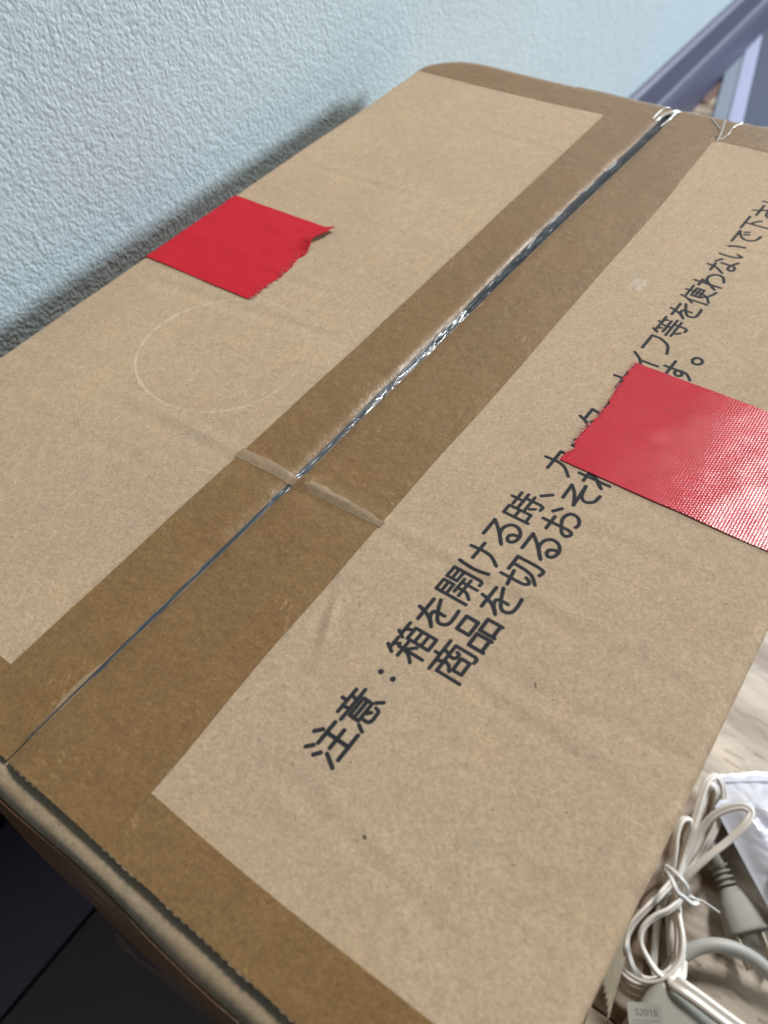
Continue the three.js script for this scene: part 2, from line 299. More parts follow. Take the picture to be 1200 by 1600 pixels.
// fine paper tooth shared by cardboard and taped cardboard
const tooth = dataTex(512, 512, (i, j) => .5 + .3 * noise(i / 8, j / 8, 0, 64, 64) + .2 * noise(i / 3.2, j / 3.2, 1, 160, 160));
const toothOf = (mmPerU, mmPerV) => { const t = tooth.clone(); t.repeat.set(mmPerU / 40, mmPerV / 40); t.needsUpdate = true; return t; };
{
  // right flap, with the notice
  const w = Math.round(145 * S2), c = paperPixels(w, 2048, S2, KRAFT, 3), x = c.getContext('2d'), tx = (u, v) => [(u - 118) * S2, (368 - v) * S2], r = rng(8);
  drawNotice(x, tx);
  // worn spots: scraped paper, specks, faint scuffs
  for (let k = 0; k < 34; k++) { const [px, py] = tx(166.5 + (r() - .5) * 4.6, 231 + (r() - .5) * 7); x.fillStyle = `rgba(205,205,205,${.1 + r() * .2})`; x.beginPath(); x.ellipse(px, py, (.4 + r() * .8) * S2, (.3 + r() * .6) * S2, r() * 3, 0, 7); x.fill(); }
  const speck = (u, v, a, b, rot, col) => { const [px, py] = tx(u, v); x.fillStyle = col; x.beginPath(); x.ellipse(px, py, a * S2, b * S2, rot, 0, 7); x.fill(); };
  speck(197, 32.6, .5, .35, .4, 'rgba(52,38,28,.85)'); speck(209.2, 81.3, .8, .18, 1, 'rgba(70,48,32,.8)'); speck(228, 60, .3, .2, 0, 'rgba(60,44,30,.6)'); speck(170, 14, .3, .2, 0, 'rgba(60,44,30,.5)'); speck(186, 262, .5, .25, 0, 'rgba(80,60,44,.6)');
  for (let k = 0; k < 22; k++) { const u = 235 + r() * 14, v = 5 + r() * 260, [px, py] = tx(u, v); x.strokeStyle = `rgba(225,208,182,${.12 + r() * .25})`; x.lineWidth = (.3 + r() * .6) * S2; x.beginPath(); x.moveTo(px, py); x.lineTo(px + (1.5 + r() * 2) * S2, py + (r() - .5) * 4); x.stroke(); }
  const kr = canvasTex(c), m = new THREE.MeshStandardMaterial({ ...texOpts(kr), bumpMap: toothOf(145, 368), bumpScale: .00006 });
  const teeth = (s) => .16 * (Math.abs(((s / 2.1) % 1 + 1) % 1 - .5) * 4 - 1) + .3 * noise(s / 6, .5, 1);
  const fr = sheet(220, 210, (a, b) => {
    const l = b < .02 ? b / .02 * 1.5 : 1.5 + (b - .02) / .98 * (BL + 6 - 1.5), s0 = seamU(l) + seamW(l) / 2, s1 = BW + 5, s = lerp(s0, s1, a < .85 ? a / .85 * .94 : .94 + (a - .85) / .15 * .06), l2 = l + teeth(s) * (1 - sstep(0, 1.5, l));
    return [...topPoint(s, l2), (s - 118) / 145, l2 / 368];
  }, .0016);
  const f = mesh('flap', fr, m, box); f.userData.label = 'right top flap with printed notice';
  // left flap, with the ring mark
  const w3 = Math.round(128 * S2), c3 = paperPixels(w3, 2048, S2, KRAFT, 6), x3 = c3.getContext('2d'), tl = (u, v) => [(u + 4) * S2, (368 - v) * S2], r3 = rng(19);
  const [cx, cy] = tl(66, 129); x3.lineCap = 'round';
  for (let k = 0; k < 120; k++) {
    const a = k / 120 * 6.283, q = 28.4 + .5 * Math.sin(a * 3); if (r3() < .12) continue;
    x3.strokeStyle = `rgba(222,204,176,${(.12 + .26 * r3()) * (.62 + .38 * Math.sin(a - .83))})`; x3.lineWidth = (.7 + r3() * .6) * S2;
    x3.beginPath(); x3.arc(cx, cy, q * S2, a, a + .06); x3.stroke();
  }
  const ml = new THREE.MeshStandardMaterial({ ...texOpts(canvasTex(c3)), bumpMap: toothOf(128, 368), bumpScale: .00006 });
  const fl = sheet(200, 210, (a, b) => {
    const l = b < .02 ? b / .02 * 1.5 : 1.5 + (b - .02) / .98 * (BL + 6 - 1.5), s1 = seamU(l) - seamW(l) / 2, s = lerp(-5, s1, a < .12 ? a / .12 * .08 : .08 + (a - .12) / .88 * .92), l2 = l + teeth(s) * (1 - sstep(0, 1.5, l));
    return [...topPoint(s, l2), (s + 4) / 128, l2 / 368];
  }, .0016);
  mesh('flap', fl, ml, box).userData.label = 'left top flap with faint ring mark';
}
// plain cardboard and taped cardboard, tiling every 100 mm
const kraftTile = canvasTex(paperPixels(640, 640, 6.4, KRAFT, 12, 1, true), true, true);
const tapedCanvas = paperPixels(1024, 1024, 8.5, TAPED, 21, 1.25, true);
{ const x = tapedCanvas.getContext('2d'), r = rng(63); x.lineCap = 'round';      // trapped air: small pale dashes in loose clusters
  for (let c = 0; c < 14; c++) { const cx = r() * 1024, cy = r() * 1024, n = 5 + r() * 14, a = r() * 3; for (let k = 0; k < n; k++) { x.strokeStyle = `rgba(196,172,132,${.12 + r() * .3})`; x.lineWidth = 1.5 + r() * 2.5; const px = cx + (r() - .5) * 90, py = cy + (r() - .5) * 90, l = 4 + r() * 12; x.beginPath(); x.moveTo(px, py); x.lineTo(px + Math.cos(a) * l, py + Math.sin(a) * l); x.stroke(); } } }
const tapedTile = canvasTex(tapedCanvas, true, true);
const kraftMat = new THREE.MeshStandardMaterial({ ...texOpts(kraftTile), bumpMap: toothOf(100, 100), bumpScale: .00006 });
const filmBump = dataTex(512, 512, (i, j) => .5 + .3 * noise(i / 40, j / 40, 2, 13, 13) + .15 * noise(i / 9, j / 9, 3, 57, 57) + .08 * noise(i / 2.5, j / 2.5, 4, 205, 205));
const tapeMat = new THREE.MeshPhysicalMaterial({ map: tapedTile, roughness: .36, specularIntensity: .7, bumpMap: filmBump, bumpScale: .0003 });
{
  // walls of the box below the flaps
  const side = (right) => sheet(70, 30, (a, b) => {
    const v = lerp(2, BL - 2, a), y = -4 - b * (H - 5.5), d = -y, bulge = right ? 7 * gauss(v - 4, 40) * sstep(4, 42, d) * sstep(240, 120, d) : -15 * sstep(3, 60, d) * sstep(240, 170, d) * sstep(-2, 20, v);  // left wall swells further to block far light leaking down the gap
    return [...P((right ? BW - .6 : .6) + bulge, y, v), (right ? 1 : -1) * v / 100, y / 100];
  }, right ? -.004 : .004);
  mesh('side_panel', side(true), kraftMat, box); mesh('side_panel', side(false), kraftMat, box);
  const endProfile = (b) => {                       // near end: rounded fold of the inner flap, then the bulging panel
    const q = [[4.5, -1.95], [.8, -2], [-2.3, -1.8], [-4.3, -2.3], [-5.6, -4.3], [-6.5, -8], [-7.5, -14], [-8.8, -22], [-9.8, -36], [-9.8, -60], [-8, -120], [-3, -200], [0, -238.5]], t = b * (q.length - 1), i = Math.min(q.length - 2, Math.floor(t)), f = t - i;
    const g = (k) => q[clamp(k, 0, q.length - 1)];
    return [0, 1].map((c) => { const [p0, p1, p2, p3] = [g(i - 1)[c], g(i)[c], g(i + 1)[c], g(i + 2)[c]]; return .5 * (2 * p1 + (p2 - p0) * f + (2 * p0 - 5 * p1 + 4 * p2 - p3) * f * f + (3 * p1 - p0 - 3 * p2 + p3) * f * f * f); });
  };
  const near = (u, b, off) => { const [v, y] = endProfile(b), c = sstep(0, 6, u) * sstep(BW, BW - 6, u), w = noise(u / 26, b * 6, 3) * .8 * sstep(.1, .4, b); return [...P(u, y - (1 - c) * 1.5, v * (.4 + .6 * c) + w - off), u / 100, (v - y) / 100]; };
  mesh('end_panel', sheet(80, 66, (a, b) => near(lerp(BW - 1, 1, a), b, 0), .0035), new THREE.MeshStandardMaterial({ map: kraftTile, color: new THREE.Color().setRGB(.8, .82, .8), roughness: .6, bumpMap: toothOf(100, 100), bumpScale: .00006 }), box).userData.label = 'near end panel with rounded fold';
  mesh('end_panel', sheet(60, 24, (a, b) => { const y = -8 - b * (H - 9.5); return [...P(lerp(1, BW - 1, a), y, BL - 1.5 + 2.5 * Math.sin(b * 3.1)), a * 2.5, y / 100]; }, .0035), kraftMat, box);
  // tape wound down the near end
  const et = mesh('end_tape', sheet(110, 22, (a, b) => { const u = lerp(BW - 2, 2, a), t = lerp(.33, .66 + .02 * noise(u / 12, 1, 2), b), q = near(u, t, .35 + .25 * noise(u / 9, t * 30, 4)); return q; }, -.00012), new THREE.MeshPhysicalMaterial({ map: tapedTile, color: new THREE.Color().setRGB(1.15, 1, .9), roughness: .32, clearcoat: .3, bumpMap: filmBump, bumpScale: .0004 }), box);
  et.userData.label = 'brown tape down the near end';
  // a loose lip of clear film standing off the end
  mesh('tape_lip', sheet(70, 4, (a, b) => { const u = lerp(245, 150, a), k = sstep(0, .5, a) * .4 + .6; return [...P(u, -42 - b * 9 + 2 * noise(u / 10, 2, 1), -8.5 - 3.5 * sstep(.3, 1, a) - b * 2.5 * k + 1.2 * noise(u / 8, b, 5)), a, b]; }, .0001), new THREE.MeshPhysicalMaterial({ color: new THREE.Color().setRGB(.6, .5, .4), roughness: .12, transmission: .8, thickness: 0 }), box);

  // packing tape over the seam, split by the seam fold
  const wob = (v, k) => .25 * noise(v / 25, k, 6);
  const ta = (v) => 102.9 + wob(v, 1) - .9 * sstep(250, 345, v) + (Math.abs(v - creaseV(103)) < 1 ? 0 : 0), tb = (v) => 152.7 + wob(v, 4) - 1.6 * sstep(280, 345, v) + 1.3 * sstep(60, 10, v);
  const band = (e0, e1, lift, l0, l1, na, nb) => sheet(na, nb, (a, b) => {
    const l = lerp(l0, l1, b), s = lerp(e0(l), e1(l), a);
    let up = lift;
    up += .75 * gauss(s - 154 - (l - 336) * .25, .8) * sstep(322, 336, l) + .5 * gauss(s - 150 - (l - 340) * .8, .7) * sstep(332, 340, l);   // pinched film at the far end
    const rag = gauss(s - seamU(l), 7) * Math.max(0, noise(l / 9, s / 5, 3)) * .35;
    const tent = 0;
    return [...topPoint(s, l, up + rag + tent), s / 120, l / 120];
  }, .00009);
  const sl = (l) => seamU(l) - seamW(l) / 2 - .1, sr = (l) => seamU(l) + seamW(l) / 2 + .1;
  const tape = new THREE.Group(); tape.name = 'packing_tape'; tape.userData.label = 'wide brown packing tape along the seam'; box.add(tape);
  mesh('tape_half', band(ta, sl, .22, .12, BL + 5, 40, 220), tapeMat, tape); mesh('tape_half', band(sr, tb, .22, .12, BL + 5, 50, 220), tapeMat, tape);
  // tape bands across both ends of the top
  const cross = (s0, s1, l0, l1, na, nb, lip) => sheet(na, nb, (a, b) => { const s = lerp(s0, s1, a), l = lerp(l0 + (l0 > 100 ? lip(s) : 0), l1 + (l0 < 100 ? lip(s) : 0), b); return [...topPoint(s, l, .11), s / 120 + .37, l / 120 + .21]; }, .00006);
  mesh('edge_tape', cross(-3, 120.6, .15, 15.6, 120, 12, (s) => .2 * noise(s / 20, 3, 1)), tapeMat, box);
  mesh('edge_tape', cross(121.4, BW + 3.5, .15, 13.9, 120, 12, (s) => .9 * noise(s / 60, 5, 1)), tapeMat, box);
  mesh('edge_tape', cross(-3, 124.5, 338.6, BL + 5, 120, 14, (s) => .8 * noise(s / 40, 2, 2) + 1.6 * sstep(70, 122, s) - .6), tapeMat, box);
  mesh('edge_tape', cross(128, BW + 3, 338.2, BL + 5, 110, 14, (s) => .6 * noise(s / 40, 8, 2)), tapeMat, box);

  // seam fold: film pressed down between the flaps, twisted into glossy ridges
  const foldMat = (rgb, rough, coat, spec) => new THREE.MeshPhysicalMaterial({ color: new THREE.Color().setRGB(...rgb), roughness: rough, clearcoat: coat, clearcoatRoughness: .1, specularIntensity: spec });
  const fold = (v0, v1, n, k) => grid(16, n, (a, b) => {
    const v = lerp(v0, v1, b), w = seamW(v) / 2 + .3, u = seamU(v), x = a * 2 - 1, deep = .25 + 1.0 * sstep(60, 220, v);
    const tw = v * .34 + 3.0 * noise(v / 17, 2, 3), far = sstep(150, 260, v), rid = Math.sin(x * 4.2 + tw) * lerp(.34, .2, far) + noise(x * 2.2 + 4, v / 1.8, 2) * lerp(.1, .05, far) + noise(x * 5, v / 7, 6) * lerp(.42, .24, far);
    const h = topH(u + x * w, v) + .3 - deep * (1 - x * x) * .8 + rid * (1 - x ** 4) * (.55 + .3 * sstep(60, 200, v)) * .8;
    return [...P(u + x * w, h, v), x, v / 100];
  });
  mesh('seam_fold', fold(6, 190, 900), foldMat([.075, .085, .095], .3, .6, .9), tape).userData.label = 'crinkled silvery film in the near seam';
  mesh('seam_fold', fold(190, 353, 700), foldMat([.03, .036, .043], .55, .05, .3), tape).userData.label = 'dark twisted film in the far seam';
  // film that has let go of the paper: pale ragged borders beside the fold, and the pale bar over the crease
  const paleMat = new THREE.MeshPhysicalMaterial({ map: kraftTile, color: new THREE.Color().setRGB(.62, .575, .49), roughness: .5, bumpMap: filmBump, bumpScale: .0002 });
  const pale = (sgn, n0) => grid(3, 420, (a, b) => {
    const v = lerp(8, 352, b), q = Math.max(0, .18 + .55 * noise(v / 6, n0, 2) + .5 * noise(v / 17, n0 + 3, 4)) * (.45 + .4 * sstep(60, 250, v)), w = q + 2.6 * gauss(v - 197, 3.2) * (sgn > 0 ? 1 : 0) + 1.1 * gauss(v - 20, 7) * (sgn < 0 ? .55 : .1);
    const s = seamU(v) + sgn * (seamW(v) / 2 + a * (w + .12)); return [...topPoint(s, v, .33 - a * .07), s / 100, v / 100];
  }, sgn < 0);
  mesh('lifted_film', pale(1, 1.3), paleMat, tape); mesh('lifted_film', pale(-1, 8.1), paleMat, tape);
  const bar = grid(60, 6, (a, b) => { const s = lerp(102.4, 153.4, a), w = 2.3 - 1.2 * sstep(112, 122, s) * sstep(134, 122, s) * .3 - .9 * sstep(130, 153, s) + .3 * noise(s / 4, 1, 3), l = creaseV(s) - 1.9 + (b - .1) * w * 1.7; return [...topPoint(s, l, .33 - .08 * Math.abs(b - .5)), s / 100, l / 100]; });
  mesh('lifted_film', bar, paleMat, tape).userData.label = 'pale strip of loose film over the crease';
  const clear = new THREE.MeshPhysicalMaterial({ color: new THREE.Color().setRGB(.6, .59, .54), roughness: .14, clearcoat: 1, clearcoatRoughness: .08 });
  const wr = [];
  const wrinkle = (pts, rad) => wr.push(new THREE.TubeGeometry(new THREE.CatmullRomCurve3(pts.map(([s, l, h]) => new THREE.Vector3(...topPoint(s, l, h)))), 24, rad / 1000, 7));
  wrinkle([[152.6, 337.6, .2], [152.2, 342, .55], [151, 348, .7], [149.6, 354, .6], [149, 360, .4]], .3);
  wrinkle([[153.4, 339.5, .2], [154.6, 345, .5], [154.4, 351, .6], [156, 358, .4]], .22);
  wrinkle([[150.2, 347, .5], [147, 351, .5], [143.5, 355, .4], [140, 361, .3]], .2);
  wrinkle([[123.5, 343, .3], [124.4, 349, .7], [126.2, 354, .9], [127.2, 359, .8], [128, 363, .4]], .5);
  wrinkle([[126.9, 341, .3], [127.8, 348, .6], [128.4, 355, .7], [130.5, 361, .4]], .35);
  wrinkle([[121.6, 344, .3], [121.9, 352, .6], [123.4, 358, .6], [124.2, 363, .3]], .3);
  mesh('film_wrinkle', mergeGeometries(wr), clear, tape).userData.label = 'clear glossy wrinkles of film at the far end';
  const rim = []; for (let k = 0; k <= 60; k++) { const s = lerp(78, 244, k / 60); rim.push(new THREE.Vector3(...topPoint(s, 360.4 + .6 * noise(s / 13, 2, 1), .35 + .35 * noise(s / 9, 5, 2)))); }
  mesh('film_rim', new THREE.TubeGeometry(new THREE.CatmullRomCurve3(rim), 160, .00042, 7), clear, tape);
  // torn end of tape on the right side near the corner
  const stMat = new THREE.MeshPhysicalMaterial({ map: kraftTile, color: new THREE.Color().setRGB(.55, .62, .62), roughness: .3, bumpMap: filmBump, bumpScale: .0003 });
  mesh('side_tape', sheet(60, 24, (a, b) => { const z = .6 * (Math.abs(((a * 6.3) % 1) - .5) * 4 - 1), v = lerp(39 - 2 * a + z, 50 + noise(a * 6, 1, 1) * 2, b); return [...P(BW + .4 + a * 5.5 - b * 2, -8 - 20 * a ** 1.2 + .8 * noise(a * 5, b * 5, 3), v), v / 100, a * .3]; }, .00015), stMat, box).userData.label = 'torn tape end with zigzag edge';
  const sc = paperPixels(256, 256, 6.4, [120, 98, 74], 33, 1.6, true), sx = sc.getContext('2d'), sr2 = rng(90);
  for (let k = 0; k < 60; k++) { sx.fillStyle = `rgba(205,192,180,${.1 + sr2() * .3})`; sx.beginPath(); sx.ellipse(sr2() * 256, sr2() * 256, 4 + sr2() * 16, 2 + sr2() * 5, 1.4 + sr2() * .5, 0, 7); sx.fill(); }
  mesh('side_tape', sheet(40, 20, (a, b) => { const y = -8 - a * 40, v = lerp(6, 34 - 3 * a + noise(a * 9, 4, 1) * 1.5, b), bulge = 7 * gauss(v - 4, 40) * sstep(4, 42, -y); return [...P(BW - .6 + bulge + .35, y, v), v / 40, y / 40]; }, .00012), new THREE.MeshPhysicalMaterial({ map: canvasTex(sc, true, true), roughness: .4, bumpMap: filmBump, bumpScale: .0003 }), box).userData.label = 'scuffed tape round the near corner';
}
// red cloth tape
{
  const W = 512, weave = (k) => dataTex(W, W, (i, j) => {   // ribs across, finer threads along
    const a = Math.sin(i / W * 6.283 * 24), b = Math.sin(j / W * 6.283 * 16 + (Math.floor(i / W * 24) % 2) * 3.1416);
    return .5 + .22 * a * (.6 + .4 * b) + .16 * b + .14 * noise(i / 22, j / 9, k, 0, 0) + .07 * noise(i / 3, j / 3, k + 1);
  });
  const red = (dull) => {
    const c = document.createElement('canvas'); c.width = c.height = W; const x = c.getContext('2d'), im = x.createImageData(W, W), d = im.data, r = rng(dull ? 5 : 6);
    for (let j = 0, o = 0; j < W; j++) for (let i = 0; i < W; i++, o += 4) {
      const rib = Math.sin(i / W * 6.283 * 24), t = dull ? .25 : 1, g = 1 + t * (.05 * rib + .05 * noise(i / 60, j / 10, 2) + .05 * (r() - .5));
      d[o] = clamp((dull ? 188 : 182) * g, 0, 255); d[o + 1] = clamp((dull ? 33 : 32) * g * (1 + t * .18 * rib), 0, 255); d[o + 2] = clamp((dull ? 46 : 47) * g * (1 + t * .14 * rib), 0, 255); d[o + 3] = 255;
    }
    x.putImageData(im, 0, 0); return canvasTex(c, true, true);
  };
  const tear = (t, k) => 1.1 * noise(t * 9, k, 1) + .7 * noise(t * 30, k, 2) + .45 * noise(t * 85, k, 3);
  // left piece: over the left edge and down the side
  const left = sheet(90, 60, (a, b) => {
    const v0 = lerp(154.2, 204.4, b), s1 = 55 + tear(b, 1.5) - 2.6 * gauss(b - .8, .12), s = lerp(-9, s1, a), v = v0 + (s - 0) * .012 + .15 * noise(s / 9, b > .5 ? 3 : 1, 2);
    const curl = (1.5 * sstep(.62, .78, b) * sstep(.91, 1, a));
    const q = topPoint(s, v, .34 + curl + .1 * noise(s / 7, v / 7, 5)); return [...q, s / 24, v / 24];
  }, .00022);
  mesh('cloth_tape', left, new THREE.MeshPhysicalMaterial({ map: red(true), roughness: .6, specularIntensity: .2, bumpMap: weave(1), bumpScale: .00008 }), box).userData.label = 'matt red cloth tape piece by the wall';
  const right = sheet(110, 70, (a, b) => {
    const s0 = 182.4 + tear(b, 6.5), s = lerp(s0, BW + 16, a), v = lerp(145.2, 193.6, b) + .2 * noise(s / 8, b > .5 ? 3 : 1, 2);
    if (s > BW + 3.5) { const p = topPoint(BW + 3.5, v, .34); return [p[0] + .0002, p[1] - (s - BW - 3.5) / 1000, p[2], s / 19, v / 15]; }
    return [...topPoint(s, v, .34 + .05 * noise(s / 14, v / 16, 5) + .03 * noise(s / 5, v / 6, 6)), s / 19, v / 15];
  }, .00024);
  const fray = (s0, v0, v1, k, dir, lift) => {         // loose threads along a torn end
    const r = rng(k), gs = [];
    for (let n = 0; n < 70; n++) {
      const t = r(), v = lerp(v0, v1, t), s = s0(t), l = (.4 + 1.5 * r() * r()) * dir, b = (r() - .5) * 1.2, h = lift(t), q = (f) => new THREE.Vector3(...topPoint(s - dir * .5 + (l + dir * .5) * f, v + b * f * f, h + .12 + .25 * r() * f));
      gs.push(new THREE.TubeGeometry(new THREE.QuadraticBezierCurve3(q(0), q(.5), q(1)), 4, .00006 + .00005 * r(), 4));
    }
    return mergeGeometries(gs);
  };
  const threads = new THREE.MeshStandardMaterial({ color: new THREE.Color().setRGB(.72, .22, .24), roughness: .7 });
  const f1 = mesh('frayed_threads', fray((t) => 182.4 + tear(t, 6.5), 145.4, 193.4, 71, -1, () => .34), threads, box); f1.userData.kind = 'stuff';
  const f2 = mesh('frayed_threads', fray((t) => 55 + tear(t, 1.5) - 2.6 * gauss(t - .8, .12) + .1, 155, 190, 72, 1, () => .3), threads, box); f2.userData.kind = 'stuff';
  mesh('cloth_tape', right, new THREE.MeshPhysicalMaterial({ map: red(false), roughness: .16, specularIntensity: .3, bumpMap: weave(3), bumpScale: .000042 }), box).userData.label = 'glossy ribbed red cloth tape piece over the notice';
}

// ------------------------------------------------------------------ cords, plug, adapter and bag on the floor to the right
// flat two-core cord: an 8-shaped section swept along a curve; roll turns it on edge
function ribbon(pts, r, roll = 1.2, n = 120) {
  const cv = curve(pts), prof = [];
  for (let k = 0; k < 11; k++) { const a = -2.3 + 4.6 * k / 10; prof.push([.93 + Math.cos(a), Math.sin(a)]); }
  for (let k = 0; k < 11; k++) { const a = Math.PI - 2.3 + 4.6 * k / 10; prof.push([-.93 + Math.cos(a), Math.sin(a)]); }
  const m = prof.length, T = new THREE.Vector3(), up = new THREE.Vector3(0, 1, 0), sideV = new THREE.Vector3(), nv = new THREE.Vector3(), p = new THREE.Vector3();
  return grid(m, n, (a, b) => {
    cv.getPointAt(b, p); cv.getTangentAt(b, T); sideV.crossVectors(T, up).normalize(); nv.crossVectors(sideV, T).normalize();
    const t = typeof roll === 'function' ? roll(b) : roll, [x, y] = prof[Math.round(a * m) % m], cx = Math.cos(t), sx = Math.sin(t);
    const A = (x * cx - y * sx) * r / 1000, B = (x * sx + y * cx) * r / 1000;
    return [p.x + sideV.x * A + nv.x * B, p.y + sideV.y * A + nv.y * B, p.z + sideV.z * A + nv.z * B, a, b * 10];
  });
}
const whitePvc = new THREE.MeshPhysicalMaterial({ color: new THREE.Color().setRGB(.66, .62, .57), roughness: .38, clearcoat: .25, clearcoatRoughness: .3 });
const plugMat = new THREE.MeshPhysicalMaterial({ color: new THREE.Color().setRGB(.29, .28, .255), roughness: .5 });
const greyPvc = new THREE.MeshPhysicalMaterial({ color: new THREE.Color().setRGB(.4, .4, .38), roughness: .5 });
{
  const cord = thing('flat_cord', 'bundled white two-core flat cord, looped and tied, beside the box', 'cord');
  const L = [
    [[[274.9, 20, 132], [275.4, 26, 139.4], [278.9, 30, 149.8], [283.9, 32, 161.9], [287, 34, 171.7], [287.1, 34, 178], [283.9, 34, 178.6], [279.5, 33, 175.5], [274.5, 30, 168.7], [272.7, 26, 160.9], [272.6, 22, 149.5], [273.1, 18, 138.8]], .35],
    [[[272.6, 14, 135.3], [271.3, 20, 149.3], [269.2, 24, 161.9], [267.1, 26, 175.7], [266.7, 26, 184.6], [269, 24, 189.7], [273.4, 20, 189.5], [277.4, 16, 184.3], [279.1, 14, 172.4], [278.4, 12, 156.7], [275.8, 12, 140.4]], .45],
    [[[270.4, 22, 133.2], [266.9, 28, 143.7], [263.8, 30, 152.7], [263.7, 30, 158.8], [266.4, 28, 161.7], [269.4, 26, 159.3], [271.5, 22, 150.5], [272.9, 20, 138.1]], .9],
    [[[274, 8, 139.6], [272.2, 10, 154.8], [270.6, 14, 170.1], [268.9, 16, 182.8], [269.8, 16, 188.7], [273.8, 12, 187.8], [276.7, 8, 176.5], [276.5, 6, 159.1], [275.7, 6, 142.6]], .3],
    [[[270.9, 24, 133.6], [268.4, 26, 124.4], [265.6, 28, 115.1], [263.5, 28, 106.9], [263.9, 26, 101], [267, 24, 96.5], [271.5, 22, 93.1], [276.8, 20, 92.6], [282.2, 18, 96.8], [285.2, 16, 105.6], [283.6, 14, 116.1], [278.2, 14, 126.3], [273.5, 14, 135.9]], .6],
    [[[273.5, 30, 129.4], [275.3, 34, 125.6], [273, 36, 118.4], [268.8, 36, 111.8], [267.2, 35, 105.6], [268.7, 33, 101.3], [273.1, 30, 98.6], [280.9, 26, 96.8], [284.8, 22, 103.1], [284.2, 20, 112.4], [279.1, 18, 124.4], [274.3, 16, 134.3]], .85],
    [[[271.5, 10, 137.2], [267.4, 12, 120.1], [264, 14, 106.6], [263.5, 18, 97], [266.3, 20, 92.1], [271.4, 22, 90.2], [278, 24, 91.7], [283, 26, 97.2], [285.1, 26, 105.5], [283.2, 26, 113.4], [278.4, 24, 122.6], [274.1, 20, 133.1]], 1.45],
    [[[272, 4, 137.9], [267.6, 6, 119.1], [264.4, 8, 105.6], [264.3, 10, 96], [267.6, 12, 92], [273.3, 13, 90.6], [280.3, 14, 92.8], [285.7, 14, 98.7], [287.9, 14, 107.2], [285.7, 14, 115.8], [279.8, 14, 125.9], [274.7, 10, 136.8]], 1.4],
    [[[273.2, 6, 138.2], [273, 5, 124.8], [276.5, 4, 113.1], [280.1, 6, 102.5], [283.9, 8, 98], [287, 8, 103.1], [285.2, 6, 111.2], [278.4, 5, 123.7], [274.5, 5, 137.3]], .2],
  ];
  const low = L[7][0];
  for (const [dv, dh, du] of [[2.4, 3, .6], [4.4, 6, 1]]) L.push([low.map(([u, h, v]) => { const k = sstep(118, 96, v); return [u + du * k, Math.max(1.5, h - dh * k), v - dv * k]; }), 1.35]);
  for (const [pts, roll] of L) mesh('cord_loop', ribbon(pts, .92, (b) => roll + .25 * Math.sin(b * 7)), whitePvc, cord);
  mesh('cord_end', ribbon([[286.9, 14, 109.5], [288.4, 15, 104], [287.6, 20, 98.6], [287, 29, 96.6], [289.5, 30.5, 96.3], [295.7, 31, 96.2], [303.5, 31.5, 95.7], [313.8, 32, 95.3], [324.2, 31, 95.8], [345, 20, 97], [360, 4, 96]], 1.75, .05, 90), whitePvc, cord).userData.label = 'wide flat end of the cord lying over the adapter';
  const tie = thing('twist_tie', 'thin white wire twist tie round the middle of the cord bundle', 'twist tie');
  const tm = new THREE.MeshPhysicalMaterial({ color: new THREE.Color().setRGB(.62, .61, .6), roughness: .4 });
  mesh('tie_loop', ribbon([[265.1, 32, 135.7], [268.2, 38, 133.5], [272.5, 40, 131.6], [276.5, 34, 131.7], [278.4, 24, 132.5], [277.8, 10, 136.7], [270.9, 4, 141.2], [266, 14, 140.6], [265.1, 32, 135.7]], .5, .2, 70), tm, tie);
  mesh('tie_loop', ribbon([[266.7, 34, 133], [269.1, 40, 128.9], [272.5, 40, 126.1], [277, 32, 128.2], [281.3, 28, 129.2], [282.9, 26, 131.4], [279.8, 27, 131.5], [278.4, 28, 131.5]], .5, .2, 70), tm, tie);
  mesh('tie_tail', tube([[278.1, 28, 130.7], [281.1, 27, 131.8], [284.1, 25, 133.4], [288.5, 22, 134.5], [293.1, 19, 135.3]], .42, 20, 8), tm, tie);
}
